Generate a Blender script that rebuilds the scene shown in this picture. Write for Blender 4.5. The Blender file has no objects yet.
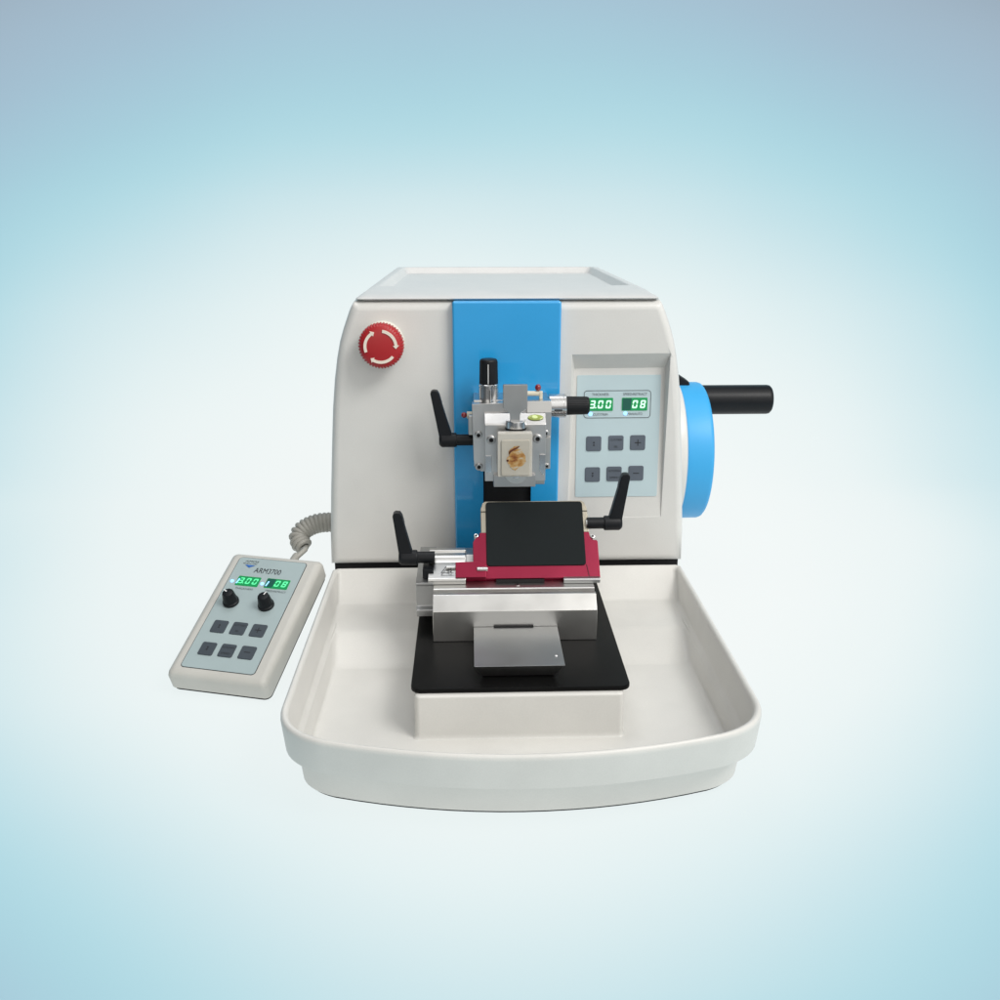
import bpy, bmesh, math, random
from mathutils import Vector, Matrix
random.seed(3)
sc = bpy.context.scene
col = sc.collection
R = math.radians

# ------------------------------------------------------------------ materials
def srgb(r, g, b):
    f = lambda c: (c/255/12.92) if c/255 <= .04045 else ((c/255+.055)/1.055)**2.4
    return (f(r), f(g), f(b), 1)

def mat(name, c, rough=.5, metal=0., bump=0., bscale=900., var=0., vscale=40., aniso=None, spec=.5, coat=0., sss=0., rvar=.03, grain=0.):
    m = bpy.data.materials.new(name); m.use_nodes = True
    nt = m.node_tree; N = nt.nodes; L = nt.links
    p = N['Principled BSDF']
    if len(c) == 3: c = (*c, 1)
    p.inputs['Base Color'].default_value = c
    p.inputs['Roughness'].default_value = rough
    p.inputs['Metallic'].default_value = metal
    p.inputs['Specular IOR Level'].default_value = spec
    p.inputs['Coat Weight'].default_value = coat
    if sss:
        p.inputs['Subsurface Weight'].default_value = sss
        p.inputs['Subsurface Radius'].default_value = (.006, .005, .004)
    tc = N.new('ShaderNodeTexCoord')
    if var:
        n = N.new('ShaderNodeTexNoise'); n.inputs['Scale'].default_value = vscale; n.inputs['Detail'].default_value = 5
        L.new(tc.outputs['Object'], n.inputs['Vector'])
        mr = N.new('ShaderNodeMapRange')
        mr.inputs['From Min'].default_value = .3; mr.inputs['From Max'].default_value = .7
        mr.inputs['To Min'].default_value = 1-var; mr.inputs['To Max'].default_value = 1+var
        L.new(n.outputs['Fac'], mr.inputs['Value'])
        mx = N.new('ShaderNodeMix'); mx.data_type = 'RGBA'; mx.blend_type = 'MULTIPLY'
        mx.inputs['Factor'].default_value = 1
        mx.inputs['A'].default_value = c
        L.new(mr.outputs['Result'], mx.inputs['B'])
        res = mx.outputs['Result']
        if grain:
            g = N.new('ShaderNodeTexNoise'); g.inputs['Scale'].default_value = 900; g.inputs['Detail'].default_value = 2
            L.new(tc.outputs['Object'], g.inputs['Vector'])
            gm = N.new('ShaderNodeMapRange'); gm.inputs['From Min'].default_value = .3; gm.inputs['From Max'].default_value = .7
            gm.inputs['To Min'].default_value = 1-grain; gm.inputs['To Max'].default_value = 1+grain
            L.new(g.outputs['Fac'], gm.inputs['Value'])
            gx = N.new('ShaderNodeMix'); gx.data_type = 'RGBA'; gx.blend_type = 'MULTIPLY'; gx.inputs['Factor'].default_value = 1
            L.new(res, gx.inputs['A']); L.new(gm.outputs['Result'], gx.inputs['B']); res = gx.outputs['Result']
        L.new(res, p.inputs['Base Color'])
        mr2 = N.new('ShaderNodeMapRange')
        mr2.inputs['From Min'].default_value = .3; mr2.inputs['From Max'].default_value = .7
        mr2.inputs['To Min'].default_value = max(0, rough-rvar); mr2.inputs['To Max'].default_value = min(1, rough+rvar)
        L.new(n.outputs['Fac'], mr2.inputs['Value']); L.new(mr2.outputs['Result'], p.inputs['Roughness'])
    if bump:
        n2 = N.new('ShaderNodeTexNoise'); n2.inputs['Scale'].default_value = bscale; n2.inputs['Detail'].default_value = 3
        if aniso:
            mp = N.new('ShaderNodeMapping'); mp.inputs['Scale'].default_value = aniso
            L.new(tc.outputs['Object'], mp.inputs['Vector']); L.new(mp.outputs['Vector'], n2.inputs['Vector'])
        else:
            L.new(tc.outputs['Object'], n2.inputs['Vector'])
        b = N.new('ShaderNodeBump'); b.inputs['Strength'].default_value = bump; b.inputs['Distance'].default_value = .0004
        L.new(n2.outputs['Fac'], b.inputs['Height']); L.new(b.outputs['Normal'], p.inputs['Normal'])
    return m

def emis(name, c, s):
    m = bpy.data.materials.new(name); m.use_nodes = True
    p = m.node_tree.nodes['Principled BSDF']
    p.inputs['Base Color'].default_value = (.01, .02, .02, 1)
    p.inputs['Emission Color'].default_value = (*c[:3], 1); p.inputs['Emission Strength'].default_value = s
    p.inputs['Roughness'].default_value = .25
    return m

WHITE = mat('white_enamel', (.675, .668, .645), .34, bump=.08, bscale=1300, var=.03, vscale=22, grain=.018)
TRAYW = mat('tray_plastic', (.665, .655, .625), .42, bump=.10, bscale=1300, var=.035, vscale=24, grain=.018)
LIDW = mat('lid_plastic', (.63, .63, .62), .40, bump=.12, bscale=1300, var=.03, grain=.03)
BLUE = mat('blue_enamel', (.018, .34, .72), .30, bump=.04, bscale=1500, var=.03, vscale=9, coat=.9, grain=.015)
WBLUE = mat('wheel_blue', (.040, .37, .74), .42, bump=.03, bscale=1300, var=.008, vscale=9)
BLACK = mat('black_plastic', (.007, .008, .010), .40, bump=.15, bscale=1400, var=.12, spec=.25)
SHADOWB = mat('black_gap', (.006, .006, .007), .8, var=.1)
PLATE = mat('black_anodised', (.005, .005, .005), .34, bump=.08, bscale=1600, var=.15, vscale=25, spec=.1)
PAD = mat('black_pad', (.008, .011, .012), .6, bump=.25, bscale=2200, var=.1, spec=.12)
ALU = mat('brushed_aluminium', (.62, .615, .61), .30, 1., bump=.1, bscale=120, var=.04, aniso=(3, 60, 60))
ALUW = mat('bead_blasted_aluminium', (.60, .595, .58), .32, 1., bump=.02, bscale=1400, var=.02)
ALUD = mat('dull_aluminium', (.47, .475, .475), .36, 1., bump=.05, bscale=1400, var=.03)
STEEL = mat('polished_steel', (.66, .66, .66), .2, 1., bump=.05, bscale=500, var=.05)
OLIVE = mat('nickel_plate', (.33, .305, .25), .38, 1., bump=.1, bscale=900, var=.05)
RED = mat('anodised_red', (.25, .006, .036), .34, .5, bump=.12, bscale=1500, var=.05)
BUTRED = mat('button_red', (.38, .010, .014), .36, bump=.05, var=.04)
ARROW = mat('arrow_white', (.78, .70, .60), .5, var=.03)
RINGW = mat('ring_white', (.72, .70, .62), .45, var=.03)
BEIGE = mat('beige_plastic', (.53, .52, .485), .45, bump=.2, bscale=1500, var=.03)
FACE = mat('panel_film', (.50, .62, .655), .42, bump=.05, bscale=1400, var=.015)
FACEH = mat('handset_film', (.36, .44, .45), .42, bump=.05, bscale=1400, var=.02)
KEY = mat('key_grey', (.095, .115, .145), .5, bump=.08, var=.05)
KEYD = mat('key_slate', (.045, .058, .072), .5, bump=.08, var=.06)
INK = mat('black_ink', (.012, .014, .018), .5, var=.1)
INKG = mat('grey_ink', (.10, .115, .13), .5, var=.1)
INKB = mat('blue_ink', (.02, .12, .42), .5, var=.1)
WHITEP = mat('white_paint', (.8, .8, .8), .4, var=.02)
LEDW = emis('led_window', (.0, .36, .09), .8)
LEDWD = emis('led_window_dark', (.0, .16, .10), .5)
DIGIT = emis('led_digit', (.62, 1.0, .74), 1.35)
DIGITG = emis('led_digit_green', (.14, 1.0, .42), 1.15)
LEDB = emis('led_blue', (.25, .55, 1.0), 2.2)
WAX = mat('wax', (.53, .51, .46), .35, bump=.3, bscale=260, var=.05, vscale=60, sss=.3)
WAXC = mat('wax_centre', (.47, .445, .385), .3, bump=.3, bscale=300, var=.06, vscale=70, sss=.3)
CABLE = mat('cable_grey', (.37, .36, .325), .5, bump=.1, var=.05)
BUBBLE = mat('level_liquid', (.27, .33, .06), .12, var=.1, coat=.6)
REDB = mat('red_bead', (.22, .010, .018), .2, var=.05, coat=.6)
CREAM = mat('cream_plastic', (.66, .62, .50), .4, var=.03)

TIS = mat('tissue', (.42, .17, .035), .4, bump=.2, bscale=400)
nt = TIS.node_tree
_t = nt.nodes.new('ShaderNodeTexCoord')
_m = nt.nodes.new('ShaderNodeMapping'); _m.inputs['Rotation'].default_value = (0, .6, 0); _m.inputs['Scale'].default_value = (170, 170, 300)
nt.links.new(_t.outputs['Object'], _m.inputs['Vector'])
_n = nt.nodes.new('ShaderNodeTexNoise'); _n.inputs['Scale'].default_value = 1; _n.inputs['Detail'].default_value = 6
nt.links.new(_m.outputs['Vector'], _n.inputs['Vector'])
_v = nt.nodes.new('ShaderNodeVectorMath'); _v.operation = 'DISTANCE'; _v.inputs[1].default_value = (.0000, -.0084, .0165)
nt.links.new(_t.outputs['Object'], _v.inputs[0])
_g = nt.nodes.new('ShaderNodeMapRange'); _g.inputs['From Min'].default_value = .001; _g.inputs['From Max'].default_value = .0105; _g.inputs['To Min'].default_value = -.06; _g.inputs['To Max'].default_value = .20
nt.links.new(_v.outputs['Value'], _g.inputs['Value'])
_a = nt.nodes.new('ShaderNodeMath'); nt.links.new(_n.outputs['Fac'], _a.inputs[0]); nt.links.new(_g.outputs['Result'], _a.inputs[1])
_r = nt.nodes.new('ShaderNodeValToRGB'); nt.links.new(_a.outputs[0], _r.inputs['Fac'])
_r.color_ramp.elements[0].position = .30; _r.color_ramp.elements[0].color = (.13, .03, .007, 1)
_r.color_ramp.elements[1].position = .72; _r.color_ramp.elements[1].color = (.47, .44, .375, 1)
_e = _r.color_ramp.elements.new(.42); _e.color = (.26, .095, .02, 1)
_e = _r.color_ramp.elements.new(.54); _e.color = (.38, .20, .055, 1)
_e = _r.color_ramp.elements.new(.63); _e.color = (.46, .30, .13, 1)
nt.links.new(_r.outputs['Color'], nt.nodes['Principled BSDF'].inputs['Base Color'])

# ------------------------------------------------------------------ geometry helpers
def newbm(): return bmesh.new()

def bevel(bm, w, seg=2, ang=30):
    bm.normal_update()
    es = [e for e in bm.edges if len(e.link_faces) == 2 and e.calc_face_angle(0) > R(ang)]
    if es and w > 0:
        bmesh.ops.bevel(bm, geom=es, offset=w, segments=seg, profile=.5, affect='EDGES', clamp_overlap=True)
    return bm

def hexa(bm, pts):
    v = [bm.verts.new(p) for p in pts]
    for f in ((0,1,2,3), (7,6,5,4), (0,4,5,1), (1,5,6,2), (2,6,7,3), (3,7,4,0)):
        bm.faces.new([v[i] for i in f])

def box(bm, x0, x1, y0, y1, z0, z1):
    hexa(bm, [(x0,y0,z0), (x0,y1,z0), (x1,y1,z0), (x1,y0,z0), (x0,y0,z1), (x0,y1,z1), (x1,y1,z1), (x1,y0,z1)])
    return bm

def prism(bm, pts, fn, a, b):
    """polygon pts extruded between a and b; fn(p, t) -> 3D"""
    v0 = [bm.verts.new(fn(p, a)) for p in pts]; v1 = [bm.verts.new(fn(p, b)) for p in pts]
    bm.faces.new(v0); bm.faces.new(list(reversed(v1)))
    n = len(pts)
    for i in range(n):
        bm.faces.new([v0[i], v1[i], v1[(i+1) % n], v0[(i+1) % n]])
    return bm
AX = lambda p, t: (t, p[0], p[1])      # (y,z) outline along x
AY = lambda p, t: (p[0], t, p[1])      # (x,z) outline along y
AZ = lambda p, t: (p[0], p[1], t)      # (x,y) outline along z

def lathe(bm, prof, fn, seg=40, rmod=None):
    """prof: (axial, radius); fn(axial, c, s) -> 3D"""
    rings = []
    for a, r in prof:
        if r < 1e-6:
            rings.append([bm.verts.new(fn(a, 0, 0))])
        else:
            rings.append([bm.verts.new(fn(a, r*(rmod(i, a, r) if rmod else 1)*math.cos(2*math.pi*i/seg),
                                          r*(rmod(i, a, r) if rmod else 1)*math.sin(2*math.pi*i/seg))) for i in range(seg)])
    for A, B in zip(rings, rings[1:]):
        for i in range(seg):
            j = (i+1) % seg
            if len(A) == 1 and len(B) == 1: continue
            if len(A) == 1: bm.faces.new([A[0], B[i], B[j]])
            elif len(B) == 1: bm.faces.new([A[i], B[0], A[j]])
            else: bm.faces.new([A[i], B[i], B[j], A[j]])
    if len(rings[0]) > 1: bm.faces.new(rings[0])
    if len(rings[-1]) > 1: bm.faces.new(list(reversed(rings[-1])))
    return bm
def LX(y, z): return lambda a, c, s: (a, y+c, z+s)
def LY(x, z): return lambda a, c, s: (x+c, a, z+s)
def LZ(x, y): return lambda a, c, s: (x+c, y+s, a)

def rod(a0, a1, r, e=.0008):
    """axial profile of a rod with rounded ends"""
    s = 1 if a1 > a0 else -1
    return [(a0, 0), (a0, r-e), (a0+s*e*.3, r-e*.3), (a0+s*e, r), (a1-s*e, r), (a1-s*e*.3, r-e*.3), (a1, r-e), (a1, 0)]

def tube(bm, pts, rad, seg=10, cap=True):
    pts = [Vector(p) for p in pts]
    rings = []; up = None
    for i, p in enumerate(pts):
        t = (pts[min(i+1, len(pts)-1)] - pts[max(i-1, 0)]).normalized()
        if up is None:
            up = Vector((0, 0, 1)) if abs(t.z) < .9 else Vector((1, 0, 0))
        n = (up - t*up.dot(t)).normalized(); up = n
        b = t.cross(n)
        r = rad[i] if isinstance(rad, (list, tuple)) else rad
        rings.append([bm.verts.new(p + n*r*math.cos(2*math.pi*k/seg) + b*r*math.sin(2*math.pi*k/seg)) for k in range(seg)])
    for A, B in zip(rings, rings[1:]):
        for k in range(seg):
            bm.faces.new([A[k], A[(k+1) % seg], B[(k+1) % seg], B[k]])
    if cap:
        bm.faces.new(rings[0]); bm.faces.new(list(reversed(rings[-1])))
    return bm

def rrect(cx, cy, w, h, r, n=5):
    out = []
    for sx, sy, a0 in ((1,1,0), (-1,1,90), (-1,-1,180), (1,-1,270)):
        for k in range(n+1):
            a = R(a0 + 90*k/n)
            out.append((cx + sx*(w/2-r) + r*math.cos(a), cy + sy*(h/2-r) + r*math.sin(a)))
    return out

def ring2(bm, outer, inner, fn, a, b):
    n = len(outer)
    vo0 = [bm.verts.new(fn(p, a)) for p in outer]; vi0 = [bm.verts.new(fn(p, a)) for p in inner]
    vo1 = [bm.verts.new(fn(p, b)) for p in outer]; vi1 = [bm.verts.new(fn(p, b)) for p in inner]
    for i in range(n):
        j = (i+1) % n
        bm.faces.new([vo0[i], vo0[j], vi0[j], vi0[i]]); bm.faces.new([vo1[j], vo1[i], vi1[i], vi1[j]])
        bm.faces.new([vo0[j], vo0[i], vo1[i], vo1[j]]); bm.faces.new([vi0[i], vi0[j], vi1[j], vi1[i]])
    return bm

class Frame:
    def __init__(s, o, ux, uy):
        s.o = Vector(o); s.x = Vector(ux).normalized(); s.y = Vector(uy); s.y = (s.y - s.x*s.x.dot(s.y)).normalized(); s.z = s.x.cross(s.y)
    def __call__(s, p, t=0): return s.o + s.x*p[0] + s.y*p[1] + s.z*t
    def lz(s, cx, cy): return lambda a, c, sn: s((cx+c, cy+sn), a)

def text(bm, fr, s, cx, cy, w, h, z, bold=0., shear=0.):
    cu = bpy.data.curves.new('lettering', 'FONT'); cu.body = s; cu.size = 1; cu.shear = shear
    cu.align_x = 'CENTER'; cu.resolution_u = 4
    o = bpy.data.objects.new('lettering', cu); col.objects.link(o)
    dg = bpy.context.evaluated_depsgraph_get()
    me = bpy.data.meshes.new_from_object(o.evaluated_get(dg))
    bpy.data.objects.remove(o); bpy.data.curves.remove(cu)
    xs = [v.co.x for v in me.vertices]; ys = [v.co.y for v in me.vertices]
    x0, x1, y0, y1 = min(xs), max(xs), min(ys), max(ys)
    sx = w/(x1-x0) if w else h/(y1-y0); sy = h/(y1-y0)
    vs = [bm.verts.new(fr((cx+(v.co.x-(x0+x1)/2)*sx, cy+(v.co.y-(y0+y1)/2)*sy), z)) for v in me.vertices]
    for p in me.polygons:
        try: bm.faces.new([vs[i] for i in p.vertices])
        except ValueError: pass
    bpy.data.meshes.remove(me)

SEG7 = {'0': 'abcdef', '3': 'abcdg', '8': 'abcdefg'}
def digit(bm, fr, ch, cx, cy, w, h, z, th=.16, slant=.14, dot=False):
    t = w*th*1.25; g = t*.12
    def quad(pts):
        bm.faces.new([bm.verts.new(fr((cx+x+slant*y, cy+y), z)) for x, y in pts])
    W, H = w/2, h/2
    def hseg(y):
        quad([(-W+g, y), (-W+t/2+g, y+t/2), (W-t/2-g, y+t/2), (W-g, y), (W-t/2-g, y-t/2), (-W+t/2+g, y-t/2)])
    def vseg(x, y0, y1):
        quad([(x, y0+g), (x-t/2, y0+t/2+g), (x-t/2, y1-t/2-g), (x, y1-g), (x+t/2, y1-t/2-g), (x+t/2, y0+t/2+g)])
    s = SEG7[ch]
    if 'a' in s: hseg(H-t/2)
    if 'd' in s: hseg(-H+t/2)
    if 'g' in s: hseg(0)
    if 'b' in s: vseg(W-t/2, 0, H)
    if 'c' in s: vseg(W-t/2, -H, 0)
    if 'f' in s: vseg(-W+t/2, 0, H)
    if 'e' in s: vseg(-W+t/2, -H, 0)
    if dot:
        x = W+t*.55; y = -H+t/2
        quad([(x-t*.4, y-t*.4), (x+t*.4, y-t*.4), (x+t*.4, y+t*.4), (x-t*.4, y+t*.4)])

ROOT = {}
def thing(name, label, cat, loc, group=None):
    o = bpy.data.objects.new(name, None); col.objects.link(o); o.location = loc
    o.empty_display_size = .02
    o['label'] = label; o['category'] = cat
    if group: o['group'] = group
    return o

def base_of(o):
    p = Vector((0, 0, 0))
    while o is not None:
        p += o.location; o = o.parent
    return p

def obj(name, bm, m, parent=None, smooth=38, label=None):
    """link bm (built in world coordinates) as one mesh object under parent"""
    bmesh.ops.recalc_face_normals(bm, faces=bm.faces)
    me = bpy.data.meshes.new(name)
    off = base_of(parent) if parent else Vector((0, 0, 0))
    bm.transform(Matrix.Translation(-off))
    bm.normal_update()
    for f in bm.faces: f.smooth = True
    for e in bm.edges:
        if len(e.link_faces) == 2: e.smooth = e.calc_face_angle(0) < R(smooth)
    bm.to_mesh(me); bm.free()
    o = bpy.data.objects.new(name, me); col.objects.link(o)
    o.parent = parent
    me.materials.append(m)
    wn = o.modifiers.new('WeightedNormal', 'WEIGHTED_NORMAL'); wn.keep_sharp = True
    if label: o['label'] = label
    return o

def tag(o, label, cat, group=None):
    o['label'] = label; o['category'] = cat
    if group: o['group'] = group
    return o

def boolean(bm, cutters):
    """difference of bm and a list of cutter bms, returns a new bm"""
    def tmp(b):
        bmesh.ops.recalc_face_normals(b, faces=b.faces)
        me = bpy.data.meshes.new('tmp'); b.to_mesh(me); b.free()
        o = bpy.data.objects.new('tmp', me); col.objects.link(o); return o
    a = tmp(bm); cs = [tmp(c) for c in cutters]
    for c in cs:
        md = a.modifiers.new('b', 'BOOLEAN'); md.operation = 'DIFFERENCE'; md.solver = 'EXACT'; md.object = c
    dg = bpy.context.evaluated_depsgraph_get(); dg.update()
    me = bpy.data.meshes.new_from_object(a.evaluated_get(dg))
    out = bmesh.new(); out.from_mesh(me)
    for o in [a]+cs:
        d = o.data; bpy.data.objects.remove(o); bpy.data.meshes.remove(d)
    bpy.data.meshes.remove(me)
    return out

# ================================================================== MICROTOME
mt = thing('microtome', 'white and sky blue rotary microtome with a side handwheel and red stop button', 'microtome', (0, .16, 0))

# --- body shell: tombstone outline with rounded shoulders, lofted along y
half = [(.0676, .1698), (.10, .1689), (.14, .1664), (.19, .1627), (.220, .1603), (.246, .1573), (.266, .1540), (.280, .1509),
        (.291, .1474), (.300, .1440), (.307, .1413), (.312, .1389), (.3160, .1362)]
def outline(inset):
    # offset the half outline inwards
    pts = []
    for i, (z, x) in enumerate(half):
        z0, x0 = half[max(i-1, 0)]; z1, x1 = half[min(i+1, len(half)-1)]
        tx, tz = x1-x0, z1-z0; l = math.hypot(tx, tz)
        nx, nz = tz/l, -tx/l
        px, pz = x-nx*inset, z-nz*inset
        if i == 0: pz = z+inset
        if i == len(half)-1: pz = z-inset
        pts.append((px, min(pz, .3160-inset)))
    return [(x, z) for x, z in pts] + [(-x, z) for x, z in reversed(pts)]
bm = newbm()
loops = []
for y, ins in ((.330, .008), (.327, .003), (.320, 0), (.16, 0), (.009, 0), (.0058, .0005), (.0026, .0022), (.0007, .005), (0, .0085)):
    loops.append([bm.verts.new((x*(1-.08*max(y, 0)/.33), y, z)) for x, z in outline(ins)])
for A, B in zip(loops, loops[1:]):
    n = len(A)
    for i in range(n): bm.faces.new([A[i], A[(i+1) % n], B[(i+1) % n], B[i]])
bm.faces.new(loops[0]); bm.faces.new(list(reversed(loops[-1])))
# recessed, tilted control panel bay (deep at the top, flush at the bottom)
cut = newbm()
F0 = [(.0574, .2685), (.1462, .2695), (.1462, .1150), (.0558, .1120)]
hexa(cut, [(.0574, 0, .2685), (.1466, 0, .2695), (.1466, 0, .114), (.0556, 0, .112),
           (.0612, .0112, .2540), (.1446, .0112, .2545), (.1455, .0006, .114), (.0566, .0006, .112)])
# push the front of the cutter out of the shell along the same wall directions
cut.verts.ensure_lookup_table()
for a, b in ((0, 4), (1, 5)):
    va, vb = cut.verts[a], cut.verts[b]
    d = va.co - vb.co; va.co = va.co + d*.35
for a, b in ((2, 6), (3, 7)):
    cut.verts[a].co.y = -.006
bm = boolean(bm, [cut])
bm.normal_update()
es = [e for e in bm.edges if len(e.link_faces) == 2 and e.calc_face_angle(0) > R(9)
      and all(.05 < v.co.x < .152 and v.co.y < .0175 and .108 < v.co.z < .272 for v in e.verts) and e.calc_length() > .004]
bmesh.ops.bevel(bm, geom=es, offset=.0014, segments=3, profile=.5, affect='EDGES', clamp_overlap=True)
body = obj('body', bm, WHITE, mt, smooth=50)
# plinth under the shell, and a black strip added to darken the gap
bm = bevel(box(newbm(), -.1670, .1670, .0075, .318, .0, .0560), .002)
obj('base_plinth', bm, WHITE, mt)
bm = box(newbm(), -.1664, .1664, .0080, .316, .0556, .0672)
obj('seam_shade', bm, SHADOWB, mt)

# --- top cover with a shallow recess
bm = newbm()
def ring(hf, hb, y0, y1, z, r=.006, n=4):
    return [(x*(hf+(hb-hf)*(y-y0)/(y1-y0))/hf, y, z) for x, y in rrect(0, (y0+y1)/2, hf*2, y1-y0, r, n)]
seq = [ring(.1300, .1200, .006, .320, .3164), ring(.1348, .1238, .0016, .326, .3172), ring(.1346, .1236, .0008, .327, .3182), ring(.1325, .1226, .004, .3268, .3196), ring(.1300, .1212, .012, .326, .3208),
       ring(.1275, .1195, .030, .324, .3226), ring(.1205, .1130, .0720, .3180, .3230), ring(.1190, .1112, .0745, .3160, .3222), ring(.1115, .1050, .084, .307, .3135), ring(.109, .1028, .087, .304, .3128)]
L_ = [[bm.verts.new(p) for p in s] for s in seq]
for A, B in zip(L_, L_[1:]):
    n = len(A)
    for i in range(n): bm.faces.new([A[i], A[(i+1) % n], B[(i+1) % n], B[i]])
bm.faces.new(L_[0]); bm.faces.new(list(reversed(L_[-1])))
obj('top_cover', bm, LIDW, mt, smooth=60)

# --- blue front panel with the slot for the moving head
bm = prism(newbm(), rrect(-.0015, .1951, .0960, .2432, .0022, 3), AY, .004, -.0085)
bm.normal_update()
es = [e for e in bm.edges if all(v.co.y < -.006 for v in e.verts)]
bmesh.ops.bevel(bm, geom=es, offset=.0075, segments=6, profile=.5, affect='EDGES', clamp_overlap=True)
c1 = box(newbm(), -.0230, .0212, -.02, .02, .100, .215)
bm = boolean(bm, [c1])
obj('front_panel', bm, BLUE, mt, smooth=50)
bm = box(newbm(), -.0245, .0228, -.0030, .0035, .098, .217)
obj('slot_cover', bm, SHADOWB, mt)

# --- emergency stop button
ex, ez = -.1114, .2800
bm = lathe(newbm(), [(0, .0192), (-.003, .0194), (-.0055, .0190), (-.007, .0180), (-.019, .0150), (-.019, 0)], LY(ex, ez), 56)
sb = obj('stop_button', bm, RINGW, mt)
bm = lathe(newbm(), [(-.010, 0), (-.010, .0170), (-.0118, .0197), (-.0195, .0199), (-.0210, .0192), (-.0230, .0174), (-.0243, .0140), (-.0249, .0085), (-.0251, 0)],
           LY(ex, ez), 176, rmod=lambda i, a, r: (1 if (i % 4) < 2 else .962) if r > .0188 else 1)
cap = obj('red_cap', bm, BUTRED, sb, smooth=30)
for a0, a1 in ((200, 112), (82, -8), (-40, -132)):
    bm = newbm()
    rr, hw = .0134, .00125
    n = 14; yf = lambda r: -.0297 + (r-.0085)*.14
    head = 12 if a1 < a0 else -12
    pts_o, pts_i = [], []
    for k in range(n+1):
        a = R(a0 + (a1+head-a0)*k/n)
        pts_o.append((rr+hw, a)); pts_i.append((rr-hw, a))
    poly = pts_o + [(rr+hw*2.1, R(a1+head)), (rr, R(a1)), (rr-hw*2.1, R(a1+head))] + list(reversed(pts_i))
    f0 = [bm.verts.new((ex+r*math.cos(a), -.0240, ez+r*math.sin(a))) for r, a in poly]
    f1 = [bm.verts.new((ex+r*math.cos(a), -.0253, ez+r*math.sin(a))) for r, a in poly]
    m_ = len(poly)
    for i in range(m_): bm.faces.new([f0[i], f0[(i+1) % m_], f1[(i+1) % m_], f1[i]])
    for k in range(n): bm.faces.new([f1[k], f1[k+1], f1[m_-2-k], f1[m_-1-k]])
    bm.faces.new([f1[n], f1[n+1], f1[n+2], f1[n+3], f1[m_-1-n]])
    obj('arrow', bm, ARROW, cap)

# --- control panel film, display, keys (frame = plane of the tilted bay)
PX0, PX1 = .0638, .1410
fl, fu = Vector((0, .0024, .1338)), Vector((0, .0152, .2478))
fl.y = .0006 + (.1338-.1135)/(.2545-.1135)*.0106; fu.y = .0006 + (.2478-.1135)/(.2545-.1135)*.0106
PF = Frame((0, fl.y, fl.z), (1, 0, 0), fu-fl)        # u = world x, v from panel bottom, normal towards the viewer
PH = (fu-fl).length
bm = prism(newbm(), rrect((PX0+PX1)/2, PH/2, PX1-PX0, PH, .0012, 3), PF, -.001, .0006)
cp = obj('control_panel', bm, FACE, mt)
# pixel layout in panel fractions
pu = lambda f: PX0 + f*(PX1-PX0)
pv = lambda f: PH*(1-f)
bm = newbm()
w0, h0 = .0620, .0256; cx0, cy0 = pu(.486), pv(.2345)
ring2(bm, rrect(cx0, cy0, w0, h0, .003, 5), rrect(cx0, cy0, w0-.0008, h0-.0008, .0026, 5), PF, .0004, .0009)
obj('display_outline', bm, INK, cp)
def display(fr, parent, cx, cy, w, h, s, z, slot, lm, dm, dot_at=None, dw=None, dark=0):
    bm = prism(newbm(), rrect(cx, cy, w, h, .0006, 3), fr, z-.0004, z+.0003)
    d = obj('display', bm, lm, parent)
    if len(s) == 2:
        bm = newbm(); bm.faces.new([bm.verts.new(fr((cx+a*w, cy+b*h*.46), z+.0004)) for a, b in ((-.48, -1), (-.15, -1), (-.12, 1), (-.48, 1))])
        obj('unlit_digit', bm, LEDWD, d)
    bm = newbm()
    n = len(s); dw = dw or w*.205; pitch = w*.309
    for i, ch in enumerate(s):
        x = cx + w*.322 - (n-1-i)*pitch
        digit(bm, fr, ch, x, cy, dw, h*.63, z+.0005, th=.23, dot=(dot_at == i))
    obj('digits', bm, dm, d)
    return d
d1 = display(PF, cp, pu(.280), pv(.2345), .0236, .0119, '300', .0008, 0, LEDW, DIGIT, dot_at=0)
d2 = display(PF, cp, pu(.693), pv(.2345), .0236, .0119, '08', .0008, 0, LEDW, DIGIT)
for cx, cy, s, w in ((.280, .154, 'THICKNESS', .0155), (.697, .153, 'SPEED/RETRACT', .0222), (.284, .317, 'CUT/TRIM', .0136), (.701, .313, 'MAN/AUTO', .0136)):
    bm = newbm(); text(bm, PF, s, pu(cx), pv(cy), w, .0023, .0009, bold=.016)
    obj('lettering', bm, INKG, cp)
for cx, cy in ((.166, .312), (.585, .309)):
    bm = lathe(newbm(), [(.0003, .0020), (.0012, .0017), (.0018, .0009), (.0019, 0)], PF.lz(pu(cx), pv(cy)), 16)
    obj('indicator_light', bm, LEDB, cp)
def key_symbol(bm, fr, k, x, y, z, s):
    if k in ('up', 'down'):
        sg = 1 if k == 'up' else -1
        for dy in (.0, -.0024*s):
            y0 = y + sg*(dy + .0014*s)
            bm.faces.new([bm.verts.new(fr(p, z)) for p in ((x-.0011*s, y0-sg*.0009*s), (x+.0011*s, y0-sg*.0009*s), (x, y0+sg*.0011*s))])
    elif k == '+':
        for w, h in ((.006*s, .0008*s), (.0008*s, .006*s)):
            bm.faces.new([bm.verts.new(fr((x+a*w/2, y+b*h/2), z+(.00005 if w > h else 0))) for a, b in ((-1,-1), (1,-1), (1,1), (-1,1))])
    elif k == '-':
        w, h = .0058*s, .0008*s
        bm.faces.new([bm.verts.new(fr((x+a*w/2, y+b*h/2), z)) for a, b in ((-1,-1), (1,-1), (1,1), (-1,1))])
    else:
        a, b = k
        text(bm, fr, a, x, y+.0030*s, .0110*s, .0018*s, z, bold=.005)
        text(bm, fr, b, x, y-.0034*s, None if len(b) < 5 else .0085*s, .0018*s, z, bold=.005)
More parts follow.
